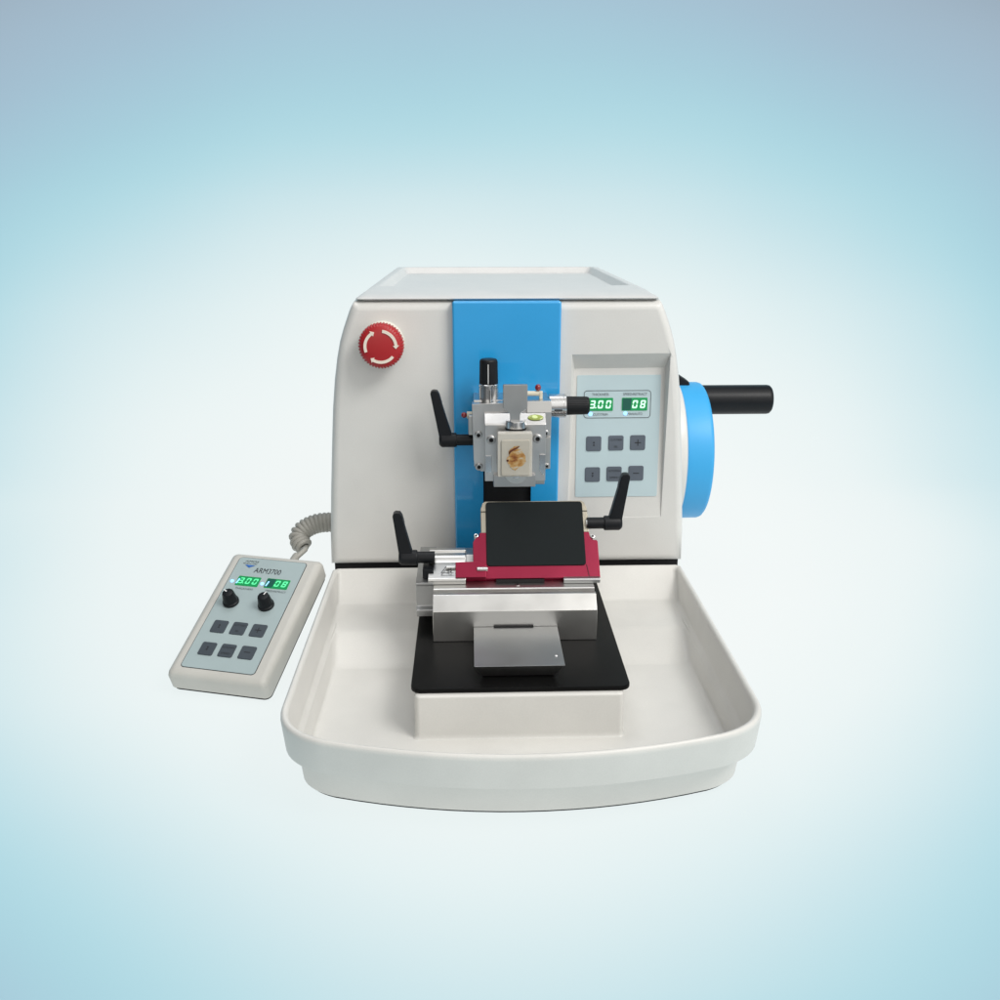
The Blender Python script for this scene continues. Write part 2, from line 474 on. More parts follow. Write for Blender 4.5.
def key(fr, parent, x, y, w, h, k, m, s, z=.0006):
    bm = prism(newbm(), rrect(x, y, w, h, w*.12, 4), fr, z-.0003, z+.0009)
    bevel(bm, .0003, 1, 60)
    o = obj('key', bm, m, parent)
    bm = newbm(); key_symbol(bm, fr, k, x, y, z+.00105, s)
    obj('symbol', bm, INK, o)
for (fx, fy), k in zip(((.212, .556), (.481, .551), (.745, .549), (.205, .812), (.468, .808), (.735, .803)),
                       ('up', ('CUT/TRIM', 'SEL'), '+', 'down', ('AUTO/MAN', 'SPEED'), '-')):
    key(PF, cp, pu(fx), pv(fy), .0141, .0140, k, KEY, 1)

# --- handwheel at the right side
wy, wz = .150, .1392
bm = lathe(newbm(), [(.150, .0815), (.180, .0805), (.1850, .0785), (.1868, .0745), (.1868, 0)], LX(wy, wz), 72)
obj('wheel_housing', bm, WHITE, mt)
bm = lathe(newbm(), [(.1855, 0), (.1855, .0715), (.1862, .0732), (.1885, .0742), (.2100, .0740), (.2128, .0732), (.2144, .0712), (.2152, .0670), (.2140, .058), (.2085, .052),
                     (.2085, .026), (.2120, .022), (.2135, .018), (.2135, 0)], LX(wy, wz), 84)
wheel = obj('handwheel', bm, WBLUE, mt)
bm = lathe(newbm(), [(.2070, 0), (.2070, .0085), (.2120, .0085), (.2125, .0148), (.2130, .0157), (.2845, .0157), (.2872, .0152), (.2890, .0134), (.2898, .010), (.2901, 0)], LX(wy, .1950), 40)
obj('crank_handle', bm, BLACK, wheel)
bm = bevel(prism(newbm(), [(.1740, .2060), (.1740, .2250), (.1870, .2232), (.1985, .2160), (.1995, .2060)], AY, .140, .160), .002, 2)
obj('lock_lug', bm, BLACK, wheel)

# --- levers (used by head and knife holder)
def lever(name, parent, hub, tip, y, d, hr=.0064):
    """hub (x,z) of elbow, d=+1 neck points to +x; tip (x,z)"""
    hx, hz = hub
    bm = lathe(newbm(), [(hx-d*.0062, 0), (hx-d*.0062, .0042), (hx-d*.0050, .0056), (hx-d*.0036, hr), (hx+d*.0085, hr), (hx+d*.0093, hr*.94), (hx+d*.0095, hr*.78), (hx+d*.0240, hr*.78), (hx+d*.0240, 0)], LX(y, hz), 28)
    lv = obj(name, bm, BLACK, parent)
    tx, tz = tip
    # arm: tapered paddle with the small shoulder near its tip
    b0, b1 = hx-d*.0052, hx+d*.0055
    w = .0041
    k = (tz-hz)
    pts = [(b0, hz-.001), (tx-d*.0046, tz-.0022), (tx-d*.0040, tz-.0004), (tx-d*.0022, tz+.0006), (tx+d*.0016, tz+.0002), (tx+d*.0034, tz-.0028),
           (tx+d*.0034+d*(b1-tx-d*.0034)*d*.24*d*1, tz-k*.24), (b1-(b1-tx-d*.0034)*.70, tz-k*.275), (b1, hz+.004), (b1, hz-.001)]
    pts[6] = (tx+d*.0034+(b1-(tx+d*.0034))*.20, tz-k*.245)
    pts[7] = (tx+d*.0024+(b1-(tx+d*.0024))*.27, tz-k*.265)
    bm = prism(newbm(), pts, AY, y-w, y+w)
    bevel(bm, .0012, 2, 25)
    obj('lever_arm', bm, BLACK, lv)
    return lv

# --- specimen head
bm = newbm()
box(bm, -.0315, .0345, -.040, .004, .176, .2360)
bevel(bm, .0008)
head = obj('specimen_head', bm, ALU, mt)
# rear plate with chamfered lower corners
bm = prism(newbm(), [(-.0330, .2345), (.0355, .2370), (.0352, .1835), (.0330, .1765), (.0285, .1745), (-.0255, .1745), (-.0305, .1785), (-.0318, .1850)], AY, -.0502, -.0395)
bevel(bm, .0005, 2)
obj('rear_plate', bm, ALU, head)
bm = prism(newbm(), [(-.0620, .1690), (-.0620, .2190), (-.0608, .2204), (-.0535, .2270), (-.0500, .2273), (-.0500, .1690)], AX, -.0222, .0300)
bevel(bm, .0005, 2)
obj('clamp_block', bm, ALU, head)
# left steel inset stands in for a reflection; right inset and stepped jaw
bm = box(newbm(), -.0216, -.0165, -.0628, -.0615, .1770, .1920); bevel(bm, .0003)
obj('bright_inset', bm, STEEL, head)  # left plate, stands in for a reflection patch
bm = prism(newbm(), [(.0245, .1930), (.0298, .1930), (.0298, .1760), (.0275, .1745), (.0245, .1795)], AY, -.0632, -.0615); bevel(bm, .0004)
obj('bright_inset', bm, STEEL, head)
bm = prism(newbm(), [(.0302, .2052), (.0350, .2060), (.0350, .1770), (.0302, .1770)], AY, -.0530, -.0500); bevel(bm, .0006)
obj('side_jaw', bm, ALUW, head)
bm = newbm()
hexa(bm, [(.0142, -.0500, .2272), (.0354, -.0500, .2272), (.0354, -.0526, .2272), (.0142, -.0528, .2272),
          (.0142, -.0500, .2369), (.0354, -.0500, .2369), (.0354, -.0503, .2369), (.0142, -.0518, .2369)])
bevel(bm, .0003, 1)
obj('glint_wedge', bm, ALUW, head)  # added wedge, angled to catch light and brighten the plate's right corner
# tongue (hinged grey paddle)
pts = [(-.0068, .2535), (-.0060, .2543), (.0130, .2543), (.0138, .2535), (.0138, .2350), (.0128, .2335), (.0085, .2305), (.0076, .2285), (.0076, .2140), (-.0008, .2140), (-.0008, .2285), (-.0018, .2305), (-.0058, .2335), (-.0068, .2350)]
bm = prism(newbm(), pts, AY, -.0665, -.0625); bevel(bm, .0006, 2, 50)
obj('release_tongue', bm, ALUD, head)
# pivot cylinder and lower bracket
bm = lathe(newbm(), rod(.1740, .2232, .0088), LZ(.0042, -.0622), 36)
obj('pivot', bm, STEEL, head)
bm = lathe(newbm(), rod(.2150, .2170, .0091, .0003), LZ(.0042, -.0622), 36)
obj('pivot_groove', bm, SHADOWB, head)
bm = box(newbm(), -.0148, .0212, -.0672, -.0450, .1652, .1758); bevel(bm, .0006)
bm2 = lathe(newbm(), rod(-.0705, -.0660, .0102, .0005), LY(.0042, .1790), 40); obj('pivot_disc', bm2, ALUW, head)
obj('lower_bracket', bm, ALUD, head)
bm = box(newbm(), .0215, .0300, -.0560, -.0400, .1640, .1720); bevel(bm, .0006)
obj('lower_bracket', bm, ALUD, head)
# bubble level
bm = lathe(newbm(), [(0, 1), (.25, .97), (.42, .85), (.5, .55), (.52, 0)], lambda a, c, s: (.0212+c*.0068, -.0574+s*.0030*.74-a*.0012, .2240+s*.0030*.66+a*.0014), 32)
lv_ = obj('bubble_level', bm, BUBBLE, head)
bm = lathe(newbm(), [(0, 1), (.5, .8), (.6, 0)], lambda a, c, s: (.0204+c*.0028, -.0581+s*.0012-a*.0009, .2246+s*.0012+a*.0010), 20)
obj('bubble', bm, mat('bubble_pale', (.66, .78, .35), .1, coat=.8, var=.05), lv_)
# screws
def screw(x, y, z, r, m=ALUD):
    bm = lathe(newbm(), [(y+.0005, r*1.12), (y-.0004, r*1.12), (y-.0006, r), (y-.0022, r), (y-.0026, r*.88), (y-.0026, r*.56), (y-.0008, r*.52), (y-.0008, 0)], LY(x, z), 24,
               rmod=None)
    s = obj('screw', bm, m, head)
    bm = lathe(newbm(), [(y-.0012, r*.54), (y-.00125, 0)], LY(x, z), 6)
    obj('hex_socket', bm, SHADOWB, s)
screw(-.0275, -.0502, .2075, .0031, ALUD); screw(.0306, -.0502, .2085, .0026, ALUD)
screw(-.0272, -.0502, .1790, .0031, ALUD); screw(.0318, -.0530, .1800, .0020, ALUD)
screw(-.0168, -.0620, .2060, .0036); screw(.0228, -.0620, .2068, .0036)
# adjusting micrometers: vertical and horizontal
def micrometer(fn, a0, a1, a2, R0, mark):
    s = 1 if a1 > a0 else -1
    bm = lathe(newbm(), [(a0, 0), (a0, R0), (a1-s*.0030, R0), (a1-s*.0028, R0-.0006), (a1-s*.0024, R0-.0006), (a1-s*.0022, R0+.0001), (a1-s*.0004, R0+.0001), (a1, R0-.0004), (a1, 0)], fn, 40)
    k = obj('adjusting_knob', bm, STEEL, head)
    bm = lathe(newbm(), [(a1, 0), (a1, .0082), (a2-s*.0024, .0078), (a2-s*.0010, .0074), (a2-s*.0002, .0064), (a2, .0050), (a2, 0)], fn, 72,
               rmod=lambda i, a, r: 1 if i % 2 else .97)
    cap_ = obj('knob_cap', bm, BLACK, k)
    return k
k1 = micrometer(LZ(-.0182, -.034), .2300, .2492, .2708, .0086, None)
bm = box(newbm(), -.0190, -.0184, -.0424, -.0415, .2502, .2670); obj('pointer_line', bm, WHITEP, head)
bm = box(newbm(), -.0180, -.0172, -.0431, -.0420, .2350, .2450); obj('index_mark', bm, INK, head)
k2 = micrometer(LX(-.034, .2292), .0345, .0494, .0700, .0104, None)
bm = box(newbm(), .0385, .0455, -.0452, -.0435, .2268, .2278); obj('index_mark', bm, INK, head)
# little beaded stops
bm = lathe(newbm(), rod(-.0375, -.0310, .0032, .0006), LX(-.030, .2205), 20); obj('stop_pin', bm, CREAM, head)
bm = lathe(newbm(), [(-.0425+.0052*(1-math.cos(math.pi*k/10))/2, .0026*math.sin(math.pi*k/10)) for k in range(11)], LX(-.030, .2205), 20); obj('red_bead', bm, REDB, head)
bm = bevel(box(newbm(), -.0362, -.0310, -.038, -.022, .2040, .2220), .0012); obj('stop_block', bm, ALUW, head)
bm = lathe(newbm(), rod(.010, .0285, .0022, .0006), LX(-.038, .2410), 20); obj('stop_pin', bm, CREAM, head)
bm = bevel(box(newbm(), .0255, .0285, -.0405, -.0355, .2340, .2425), .0008); obj('stop_block', bm, CREAM, head)
bm = lathe(newbm(), [(.2430+.0062*(1-math.cos(math.pi*k/10))/2, .0027*math.sin(math.pi*k/10)) for k in range(11)], LZ(.0245, -.038), 20); obj('red_bead', bm, REDB, head)
lever('clamp_lever', head, (-.0560, .1980), (-.0646, .2425), -.030, 1)

# ================================================================== WASTE TRAY
tr = thing('waste_tray', 'deep white plastic waste tray with bowed front rim below the knife stage', 'tray', (0, -.15, 0))
def tray_loop(hb, hf, yb, ym, z, ra, rb=.004):
    bow = lambda x: ym + 1.19*x*x
    P = []
    nb = 8
    for k in range(nb+1): P.append((hb-rb - (2*(hb-rb))*k/nb, yb))
    left = []
    ys = yb-rb; ye = bow(hf)+ra
    # left side going forward, corner, bow to the centre
    ns = 8
    for k in range(ns+1):
        t = k/ns; y = ys + (ye-ys)*t
        left.append((-(hb + (hf-hb)*min(1, (ys-y)/.17)**.8), y))
    A = Vector((-hf, ye)); Cc = Vector((-hf*1.0, bow(hf)+.001)); xe = hf-ra; B = Vector((-xe, bow(xe)))
    for k in range(1, 11):
        t = k/10; p = A*(1-t)**2 + Cc*2*t*(1-t) + B*t*t; left.append((p.x, p.y))
    for k in range(1, 9):
        x = -xe*(1-k/8); left.append((x, bow(x)))
    P += left
    P += [(-x, y) for x, y in reversed(left[:-1])]
    return [(x, y, z) for x, y in P]
spec = [(.1490, .1560, .000, -.2940, .0020, .024), (.1502, .1572, .000, -.2952, .0024, .024), (.1515, .1585, .000, -.298, .0050, .025), (.1535, .1600, -.001, -.3065, .0370, .026), (.1550, .1610, -.001, -.309, .0380, .027), (.1640, .1650, -.002, -.3215, .0382, .033), (.1655, .1662, -.002, -.3235, .0395, .034),
        (.1672, .1680, -.0016, -.3265, .0615, .035), (.1670, .1678, -.0018, -.3263, .0640, .035), (.1660, .1668, -.0026, -.3253, .0656, .035), (.1645, .1652, -.0040, -.3237, .0658, .034), (.1628, .1635, -.0056, -.3220, .0648, .034),
        (.1618, .1625, -.0072, -.3208, .0625, .033), (.1605, .1606, -.0270, -.3160, .0420, .031), (.1595, .1594, -.0310, -.3130, .0395, .030), (.1570, .1575, -.0740, -.3090, .0365, .029), (.1558, .1562, -.0800, -.3070, .0350, .029),
        (.1535, .1545, -.1130, -.2960, .0225, .027), (.1515, .1530, -.1170, -.2920, .0205, .026), (.1485, .1500, -.1215, -.2880, .0200, .024)]
bm = newbm()
L_ = [[bm.verts.new(p) for p in tray_loop(*s)] for s in spec]
for A, B in zip(L_, L_[1:]):
    n = len(A)
    for i in range(n): bm.faces.new([A[i], A[(i+1) % n], B[(i+1) % n], B[i]])
bm.faces.new(L_[0]); bm.faces.new(list(reversed(L_[-1])))
basin = obj('basin', bm, TRAYW, tr, smooth=55)
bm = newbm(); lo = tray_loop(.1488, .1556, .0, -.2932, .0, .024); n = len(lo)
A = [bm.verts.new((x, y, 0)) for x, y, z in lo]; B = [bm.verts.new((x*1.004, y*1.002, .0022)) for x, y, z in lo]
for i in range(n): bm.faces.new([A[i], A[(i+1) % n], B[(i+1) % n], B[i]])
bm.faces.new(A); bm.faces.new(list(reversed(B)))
obj('shadow_line', bm, SHADOWB, tr)  # black strip stands in for the shadow line along the tray's lower edge
# pedestal rising from the basin, with fillet at its foot
bm = newbm()
prof = [(.004, .0190), (.0015, .0200), (.0004, .0215), (0, .0240), (-.0004, .0535), (-.0012, .0550), (-.0025, .0554)]
lp = []
for d, z in prof:
    y0, hx, r = -.2310-d, .0778+d, .004
    lp.append([bm.verts.new((x, y, z)) for x, y in rrect(0, (y0-.009)/2, hx*2, (-.009-y0), r, 4)])
for A, B in zip(lp, lp[1:]):
    n = len(A)
    for i in range(n): bm.faces.new([A[i], A[(i+1) % n], B[(i+1) % n], B[i]])
bm.faces.new(lp[0]); bm.faces.new(list(reversed(lp[-1])))
ped = obj('pedestal', bm, TRAYW, tr, smooth=60)
bm = prism(newbm(), rrect(.0012, -.1190, .1630, .2150, .0075, 6), AZ, .0555, .0592)
bevel(bm, .0008, 2, 60)
obj('black_plate', bm, PLATE, ped)

# ================================================================== KNIFE HOLDER
kh = thing('knife_holder', 'silver aluminium knife holder with red blade carrier and slanted black guard plate', 'knife holder', (0, -.10, .0594))
Z0 = .0594
bm = prism(newbm(), [(-.1490, Z0), (-.1490, .0858), (-.1378, .0956), (-.1345, .0960), (-.1340, .0925), (-.1285, .0922), (-.1281, .0962), (-.1270, .0968), (-.040, .0968), (-.040, Z0)], AX, -.0662, .0668)
bevel(bm, .0004, 2, 20)
stage = obj('stage_block', bm, ALUW, kh)
bm = lathe(newbm(), [(.0966, .0022), (.0973, .0022), (.0973, .0013), (.0969, .0012), (.0969, 0)], LZ(.0035, -.1215), 20); obj('set_screw', bm, STEEL, stage)
bm = lathe(newbm(), [(.0974, .0012), (.09745, 0)], LZ(.0035, -.1215), 12); obj('hex_socket', bm, SHADOWB, stage)
# clamping shoe in front
bm = prism(newbm(), [(-.0334, 0), (.0346, 0), (.0346, .004), (.0278, .0128), (-.0270, .0128), (-.0334, .004)], lambda p, t: (p[0], t, .0722-p[1]), -.150, -.151)
bm.free(); bm = newbm()
hexa(bm, [(-.0275, -.149, Z0+.0004), (.0277, -.149, Z0+.0004), (.0272, -.2090, Z0+.0004), (-.0270, -.2090, Z0+.0004),
          (-.0334, -.1495, .0722), (.0346, -.1495, .0722), (.0346, -0.2172, .0722), (-.0334, -0.2172, .0722)])
bevel(bm, .0005, 2, 20)
shoe = obj('clamp_shoe', bm, ALUD, kh)
bm = box(newbm(), -.0170, .0150, -.1512, -.1485, .0718, .0731); obj('shoe_slot', bm, SHADOWB, shoe)
bm = lathe(newbm(), [(.0700, .0011), (.0724, .0011), (.0728, .0007), (.0728, 0)], LZ(.0290, -.2020), 14); obj('shoe_pin', bm, WHITEP, shoe)
# dovetail rail at the left end
bm = prism(newbm(), [(-.120, .0965), (-.120, .0990), (-.035, .0990), (-.035, .0690), (-.121, .0690), (-.121, .0748), (-.116, .0765), (-.114, .0940)], AX, -.0810, -.0664)
bevel(bm, .0005, 2)
obj('side_rail', bm, ALUD, kh)
bm = box(newbm(), -.0755, -.0664, -.1120, -.092, .0992, .1075); bevel(bm, .0006); obj('rail_wedge', bm, BLACK, kh)
# upper slide visible left of the blade carrier, and its right-hand end
prof = [(-.1195, .0970), (-.1195, .1008), (-.1184, .1020), (-.1020, .1076), (-.0985, .1084), (-.0965, .1098), (-.0945, .1118), (-.0920, .1128), (-.0870, .1128), (-.0862, .1112), (-.0835, .1112), (-.0825, .1136), (-.0770, .1138), (-.0770, .0970)]
bm = prism(newbm(), prof, AX, -.0708, -.0395); bevel(bm, .0005, 2, 20)
slide = obj('upper_slide', bm, ALUW, kh)
bm = prism(newbm(), [(-.1040, .0970), (-.1040, .1010), (-.0985, .1070), (-.0920, .1128), (-.0770, .1136), (-.0770, .0970)], AX, -.0393, .0415); bevel(bm, .0005, 2, 20)
obj('upper_slide', bm, ALUD, kh)
bm = prism(newbm(), [(-.1200, .0970), (-.1200, .1002), (-.1190, .1010), (-.1100, .1010), (-.0900, .1010), (-.0900, .0970)], AX, .0420, .0725); bevel(bm, .0005, 2, 20)
obj('upper_slide', bm, ALUD, kh)
bm = box(newbm(), -.014, .026, -.1175, -.108, .0970, .0992); obj('slide_gap', bm, SHADOWB, kh)
# small scale mark on the slide
SF = Frame((-.0545, -.1100, .1061), (1, 0, 0), (0, .016, .0045))
bm = newbm()
def strip(bm, fr, p, q, w, z):
    p, q = Vector(p), Vector(q); d = (q-p).normalized(); n = Vector((-d.y, d.x))*w/2
    bm.faces.new([bm.verts.new(fr(v, z)) for v in (p+n, q+n, q-n, p-n)])
for p, q in (((-.0055, -.0042), (-.0012, .0046)), ((-.0055, -.0042), (.0050, -.0042)), ((-.0012, .0046), (.0055, .0030))):
    strip(bm, SF, p, q, .0007, .0004)
obj('scale_mark', bm, INK, slide)
bm = newbm(); text(bm, SF, '45', .0012, -.0008, .0046, .0050, .0004, bold=.02); obj('lettering', bm, INK, slide)

# tilted blade carrier assembly (45 degrees)
KF = Frame((0, -.108, .108), (1, 0, 0), (0, .7071, .7071))
# supporting wedge underneath
bm = prism(newbm(), [(-.1080, .1010), (-.0630, .1445), (-.0560, .1475), (-.0460, .1380), (-.0440, .1010)], AX, -.0245, .0640); bevel(bm, .0005, 2)
obj('support_wedge', bm, ALUD, kh)
red = [(-.0332, -.0108), (.0732, -.0108), (.0732, .0225), (.0722, .0238), (.0690, .0240), (.0672, .0258), (.0662, .0315), (-.0275, .0315), (-.0280, .0282), (-.0300, .0270), (-.0320, .0250), (-.0332, .0225)]
bm = prism(newbm(), red, KF, -.0065, 0); bevel(bm, .0005, 2, 25)
car = obj('blade_carrier', bm, RED, kh)
bm = prism(newbm(), [(-.0480, -.0112), (-.0225, -.0112), (-.0225, -.0005), (-.0290, .0030), (-.0480, .0026)], KF, -.0060, .0045); bevel(bm, .0005, 2, 25)
obj('carrier_arm', bm, RED, car)
strip_bm = newbm(); strip(strip_bm, KF, (.0622, .0008), (.0640, -.0106), .0005, .0003); obj('seam', strip_bm, SHADOWB, car)
bm = lathe(newbm(), rod(-.0300, -.0212, .0018, .0004), lambda a, c, s: KF((a, -.0042+c), .0048+s), 18); obj('pin', bm, STEEL, car)
bm = lathe(newbm(), rod(-.0560, -.0478, .0014, .0004), lambda a, c, s: KF((a, .0002+c), -.0010+s), 14); obj('pin', bm, STEEL, car)
for x, v in ((-.0305, .0292), (.0694, .0275)):
    bm = lathe(newbm(), rod(-.006, -.0006, .0019, .0004), KF.lz(x, v), 18); s = obj('screw', bm, STEEL, car)
    bm = lathe(newbm(), [(-.0005, .0010), (-.0004, 0)], KF.lz(x, v), 6); obj('hex_socket', bm, SHADOWB, s)
ol = [(-.0262, .0316), (.0664, .0316), (.0660, .0545), (.0640, .0600), (.0618, .0618), (-.0222, .0618), (-.0246, .0600), (-.0264, .0545)]
bm = prism(newbm(), ol, KF, -.0100, -.0004); bevel(bm, .0006, 2, 25)
pp = obj('pressure_plate', bm, OLIVE, kh)
for a, b in (((-.0264, .0515), (-.0215, .0515)), ((.0605, .0515), (.0662, .0515))):
    bm = newbm(); strip(bm, KF, a, b, .0006, .00005); obj('seam', bm, SHADOWB, pp)
bm = prism(newbm(), rrect(.0200, .0303, .0838, .0602, .0028, 5), KF, -.0010, .0012); bevel(bm, .0006, 2, 50)
obj('guard_plate', bm, PAD, kh)
l3 = lever('clamp_lever', kh, (.0890, .1360), (.0958, .1800), -.080, -1)
bm = lathe(newbm(), rod(.0640, .0680, .0030, .0004), LX(-.080, .1360), 18); obj('washer', bm, STEEL, l3)
lever('clamp_lever', kh, (-.0895, .1140), (-.0950, .1540), -.100, 1)

# ================================================================== SPECIMEN BLOCK
SX = -.0010
sp = thing('specimen_block', 'pale wax specimen block with brown tissue clamped in the silver head', 'specimen block', (.0038, -.073, .178))
bm = prism(newbm(), rrect(.0038+SX, .1968, .0292, .0378, .0012, 3), AY, -.0798, -.0712); bevel(bm, .0006, 2, 60)
wx = obj('cassette', bm, WAX, sp)
bm = prism(newbm(), rrect(.0042+SX, .1948, .0240, .0310, .0015, 3), AY, -.0812, -.0795); bevel(bm, .0008, 2, 60)
wc = obj('wax_face', bm, WAXC, sp)
TF = Frame((.0046+SX, -.0814, .1950), (1, 0, 0), (0, 0, 1))
pt = [(-.0042, .0070), (-.0012, .0092), (.0018, .0096), (.0040, .0080), (.0052, .0045), (.0072, .0010), (.0076, -.0035), (.0048, -.0062), (.0020, -.0080), (-.0008, -.0100), (-.0030, -.0088), (-.0052, -.0060),
      (-.0066, -.0030), (-.0076, -.0005), (-.0050, .0020), (-.0058, .0045)]
# smooth the outline a little with jitter
out = []
for i, p in enumerate(pt):
    q = pt[(i+1) % len(pt)]
    for t in (0, .33, .66): out.append((1.1*(p[0]+(q[0]-p[0])*t)+random.uniform(-.0003, .0003), 1.1*(p[1]+(q[1]-p[1])*t)+random.uniform(-.0003, .0003)))
bm = newbm(); c0 = bm.verts.new(TF((0, 0), .00014)); vs = [bm.verts.new(TF(p, .0001)) for p in out]
for i in range(len(vs)): bm.faces.new([c0, vs[i], vs[(i+1) % len(vs)]])
obj('tissue', bm, TIS, wc)
bm = newbm(); tube(bm, [TF(p, .0004) for p in ((-.0056, .0036), (-.0050, .0056), (-.0022, .0074), (.0008, .0088), (.0028, .0102))], [.0003, .0008, .0007, .0006, .0003], 8)
obj('tissue_fold', bm, mat('tissue_dark', (.10, .018, .006), .4, var=.3, vscale=300), wc)
bm = lathe(newbm(), [(0, .0011), (.0003, .0008), (.0004, 0)], TF.lz(-.0070, -.0022), 14); obj('tissue_spot', bm, mat('tissue_spot', (.09, .018, .006), .4, var=.3, vscale=300), wc)

# ================================================================== HANDSET
W = .06655
TL = Vector((-.2523, -.0049, .0788))
H = W*1.9642
HF = Frame(TL, (.9724, -.2326, -.0168), (.2193, .8878, .4045))   # u right, v up the plate (0 at top edge, -H at the bottom), z = plate normal
by = -HF.y
hs = thing('handset', 'beige remote control handset with two knobs and green displays, left of the machine', 'remote control', (TL.x+.02, TL.y-.08, 0))
def hp(fu, fv): return (fu*W, -fv*H)
u0, u1, v0, v1 = -.165*W, 1.205*W, .060*H, -1.070*H
cxh, cyh = (u0+u1)/2, (v0+v1)/2
bm = newbm(); lp = []
for ins, z in ((.004, -.0200), (.0012, -.0197), (0, -.0182), (.0002, -.0055), (.0012, -.0026), (.0028, -.0009), (.0050, .0002), (.0070, .0004)):
    lp.append([bm.verts.new(HF(p, z)) for p in rrect(cxh, cyh, (u1-u0)-2*ins, (v0-v1)-2*ins, max(.0055-ins*.4, .002), 6)])
for A, B in zip(lp, lp[1:]):
    n = len(A)
    for i in range(n): bm.faces.new([A[i], A[(i+1) % n], B[(i+1) % n], B[i]])
bm.faces.new(lp[0]); bm.faces.new(list(reversed(lp[-1])))
hb_ = obj('housing', bm, BEIGE, hs, smooth=60)
# dark underside plate and rear prop
bm = prism(newbm(), rrect(cxh, cyh, (u1-u0)-.002, (v0-v1)-.002, .006, 5), HF, -.0220, -.0201); bevel(bm, .0006, 1, 60)
obj('back_plate', bm, BLACK, hs)
pA = HF((.25*W, -.20*H), -.0218); pB = HF((.75*W, -.20*H), -.0218)
bm = newbm()
nrm = Vector((by.x, by.y, 0)).normalized()*.004
hexa(bm, [(pA.x, pA.y, .0), (pB.x, pB.y, .0), (pB.x+nrm.x, pB.y+nrm.y, .0), (pA.x+nrm.x, pA.y+nrm.y, .0),
          pA, pB, pB+nrm*.9+Vector((0, 0, -.0012)), pA+nrm*.9+Vector((0, 0, -.0012))])
obj('prop_stand', bm, BLACK, hs)
# faceplate with dark outline
bm = prism(newbm(), rrect(.5*W, -.5*H, W+.0012, H+.0012, .0036, 5), HF, -.0006, .0005)
obj('plate_outline', bm, INK, hs)
bm = prism(newbm(), rrect(.5*W, -.5*H, W, H, .0030, 5), HF, -.0004, .0008)
fp = obj('face_plate', bm, FACEH, hs)
def hd(fu, fv, w, s, **k):
    x, y = hp(fu, fv)
    return display(HF, fp, x, y, w, .088*H, s, .0011, 0, LEDW, DIGITG, **k)
hd(.298, .226, .327*W, '300', dot_at=0); hd(.724, .224, .335*W, '08')
for fu, fv in ((.067, .235), (.511, .234)):
    x, y = hp(fu, fv)
    bm = lathe(newbm(), [(.0006, .0018), (.0015, .0015), (.0021, .0008), (.0022, 0)], HF.lz(x, y), 16); obj('indicator_light', bm, LEDB, fp)
for fu, fv in ((.155, .236), (.588, .236)):
    x, y = hp(fu, fv)
    bm = newbm(); strip(bm, HF, (x-.0005, y-.0026), (x+.0006, y+.0034), .0013, .00165); obj('indicator_segment', bm, LEDB, fp)
bm = newbm(); x, y = hp(.50, .113); text(bm, HF, 'ARM3700', x, y, .392*W, .0062, .0011, bold=.006); obj('lettering', bm, INK, fp)
bm = newbm(); x, y = hp(.205, .034); text(bm, HF, 'AMOS', x, y, .205*W, .0020, .0011, bold=.01, shear=.25)
x, y = hp(.195, .056); text(bm, HF, 'SCIENTIFIC', x, y, .215*W, .0014, .0011, bold=.006, shear=.2); obj('logo', bm, INK, fp)
bm = newbm(); bm.faces.new([bm.verts.new(HF(hp(*p), .0011)) for p in ((.125, .070), (.285, .070), (.203, .097))]); obj('logo', bm, INKB, fp)
for fu, fv, s, w in ((.292, .296, 'THICKNESS', .26*W), (.752, .293, 'SPEED/RETRACT', .30*W)):
    x, y = hp(fu, fv); bm = newbm(); text(bm, HF, s, x, y, w, .0020, .0011, bold=.006); obj('lettering', bm, INKG, fp)
for (fu, fv), ang in (((.215, .428), 150), ((.722, .426), 75)):
    x, y = hp(fu, fv)
    bm = lathe(newbm(), [(.0006, 0), (.0006, .0070), (.0012, .0073), (.0032, .0072), (.0038, .0065), (.0128, .0053), (.0137, .0048), (.0141, .0038), (.0141, 0)], HF.lz(x, y), 48,
               rmod=lambda i, a, r: 1 if (i % 4 < 2 or a < .0045) else .955)
    kb = obj('knob', bm, BLACK, fp, smooth=32)
    bm = newbm(); ca, sa = math.cos(R(ang)), math.sin(R(ang))
    strip(bm, HF, (x+ca*.0012, y+sa*.0012), (x+ca*.0049, y+sa*.0049), .0011, .0143)
    obj('pointer_line', bm, WHITEP, kb)
for (fu, fv), k in zip(((.235, .650), (.508, .649), (.783, .649), (.235, .842), (.507, .840), (.783, .838)),
                       ('up', ('CUT/TRIM', 'SEL'), '+', 'down', ('AUTO/MAN', 'SPEED'), '-')):
    x, y = hp(fu, fv)
    key(HF, fp, x, y, .200*W, .106*H, k, KEYD, 1.0, z=.0008)

# ================================================================== COILED CABLE
ex0 = HF((.70*W, .058*H), -.010)
ctrl = [Vector((-.150, .0500, .0950)), Vector((-.172, .0500, .0945)), Vector((-.188, .0490, .0935)), Vector((-.2005, .0460, .0885)), Vector((-.2055, .0420, .0820)), Vector((-.2020, .0360, .0755)), Vector((-.1985, .0330, .0725))]
def cr(P, n):
    out = []
    Q = [P[0]*2-P[1]] + P + [P[-1]*2-P[-2]]
    for i in range(1, len(Q)-2):
        for k in range(n):
            t = k/n
            a, b, c, d = Q[i-1], Q[i], Q[i+1], Q[i+2]
            out.append(.5*((2*b) + (c-a)*t + (2*a-5*b+4*c-d)*t*t + (3*b-a-3*c+d)*t**3))
    out.append(P[-1]); return out
axis = cr(ctrl, 60)
cum = [0]
for p, q in zip(axis, axis[1:]): cum.append(cum[-1]+(q-p).length)
pts = []; n_ = len(axis); pitch = .0039; cr_ = .0074
prevn = Vector((0, 1, 0))
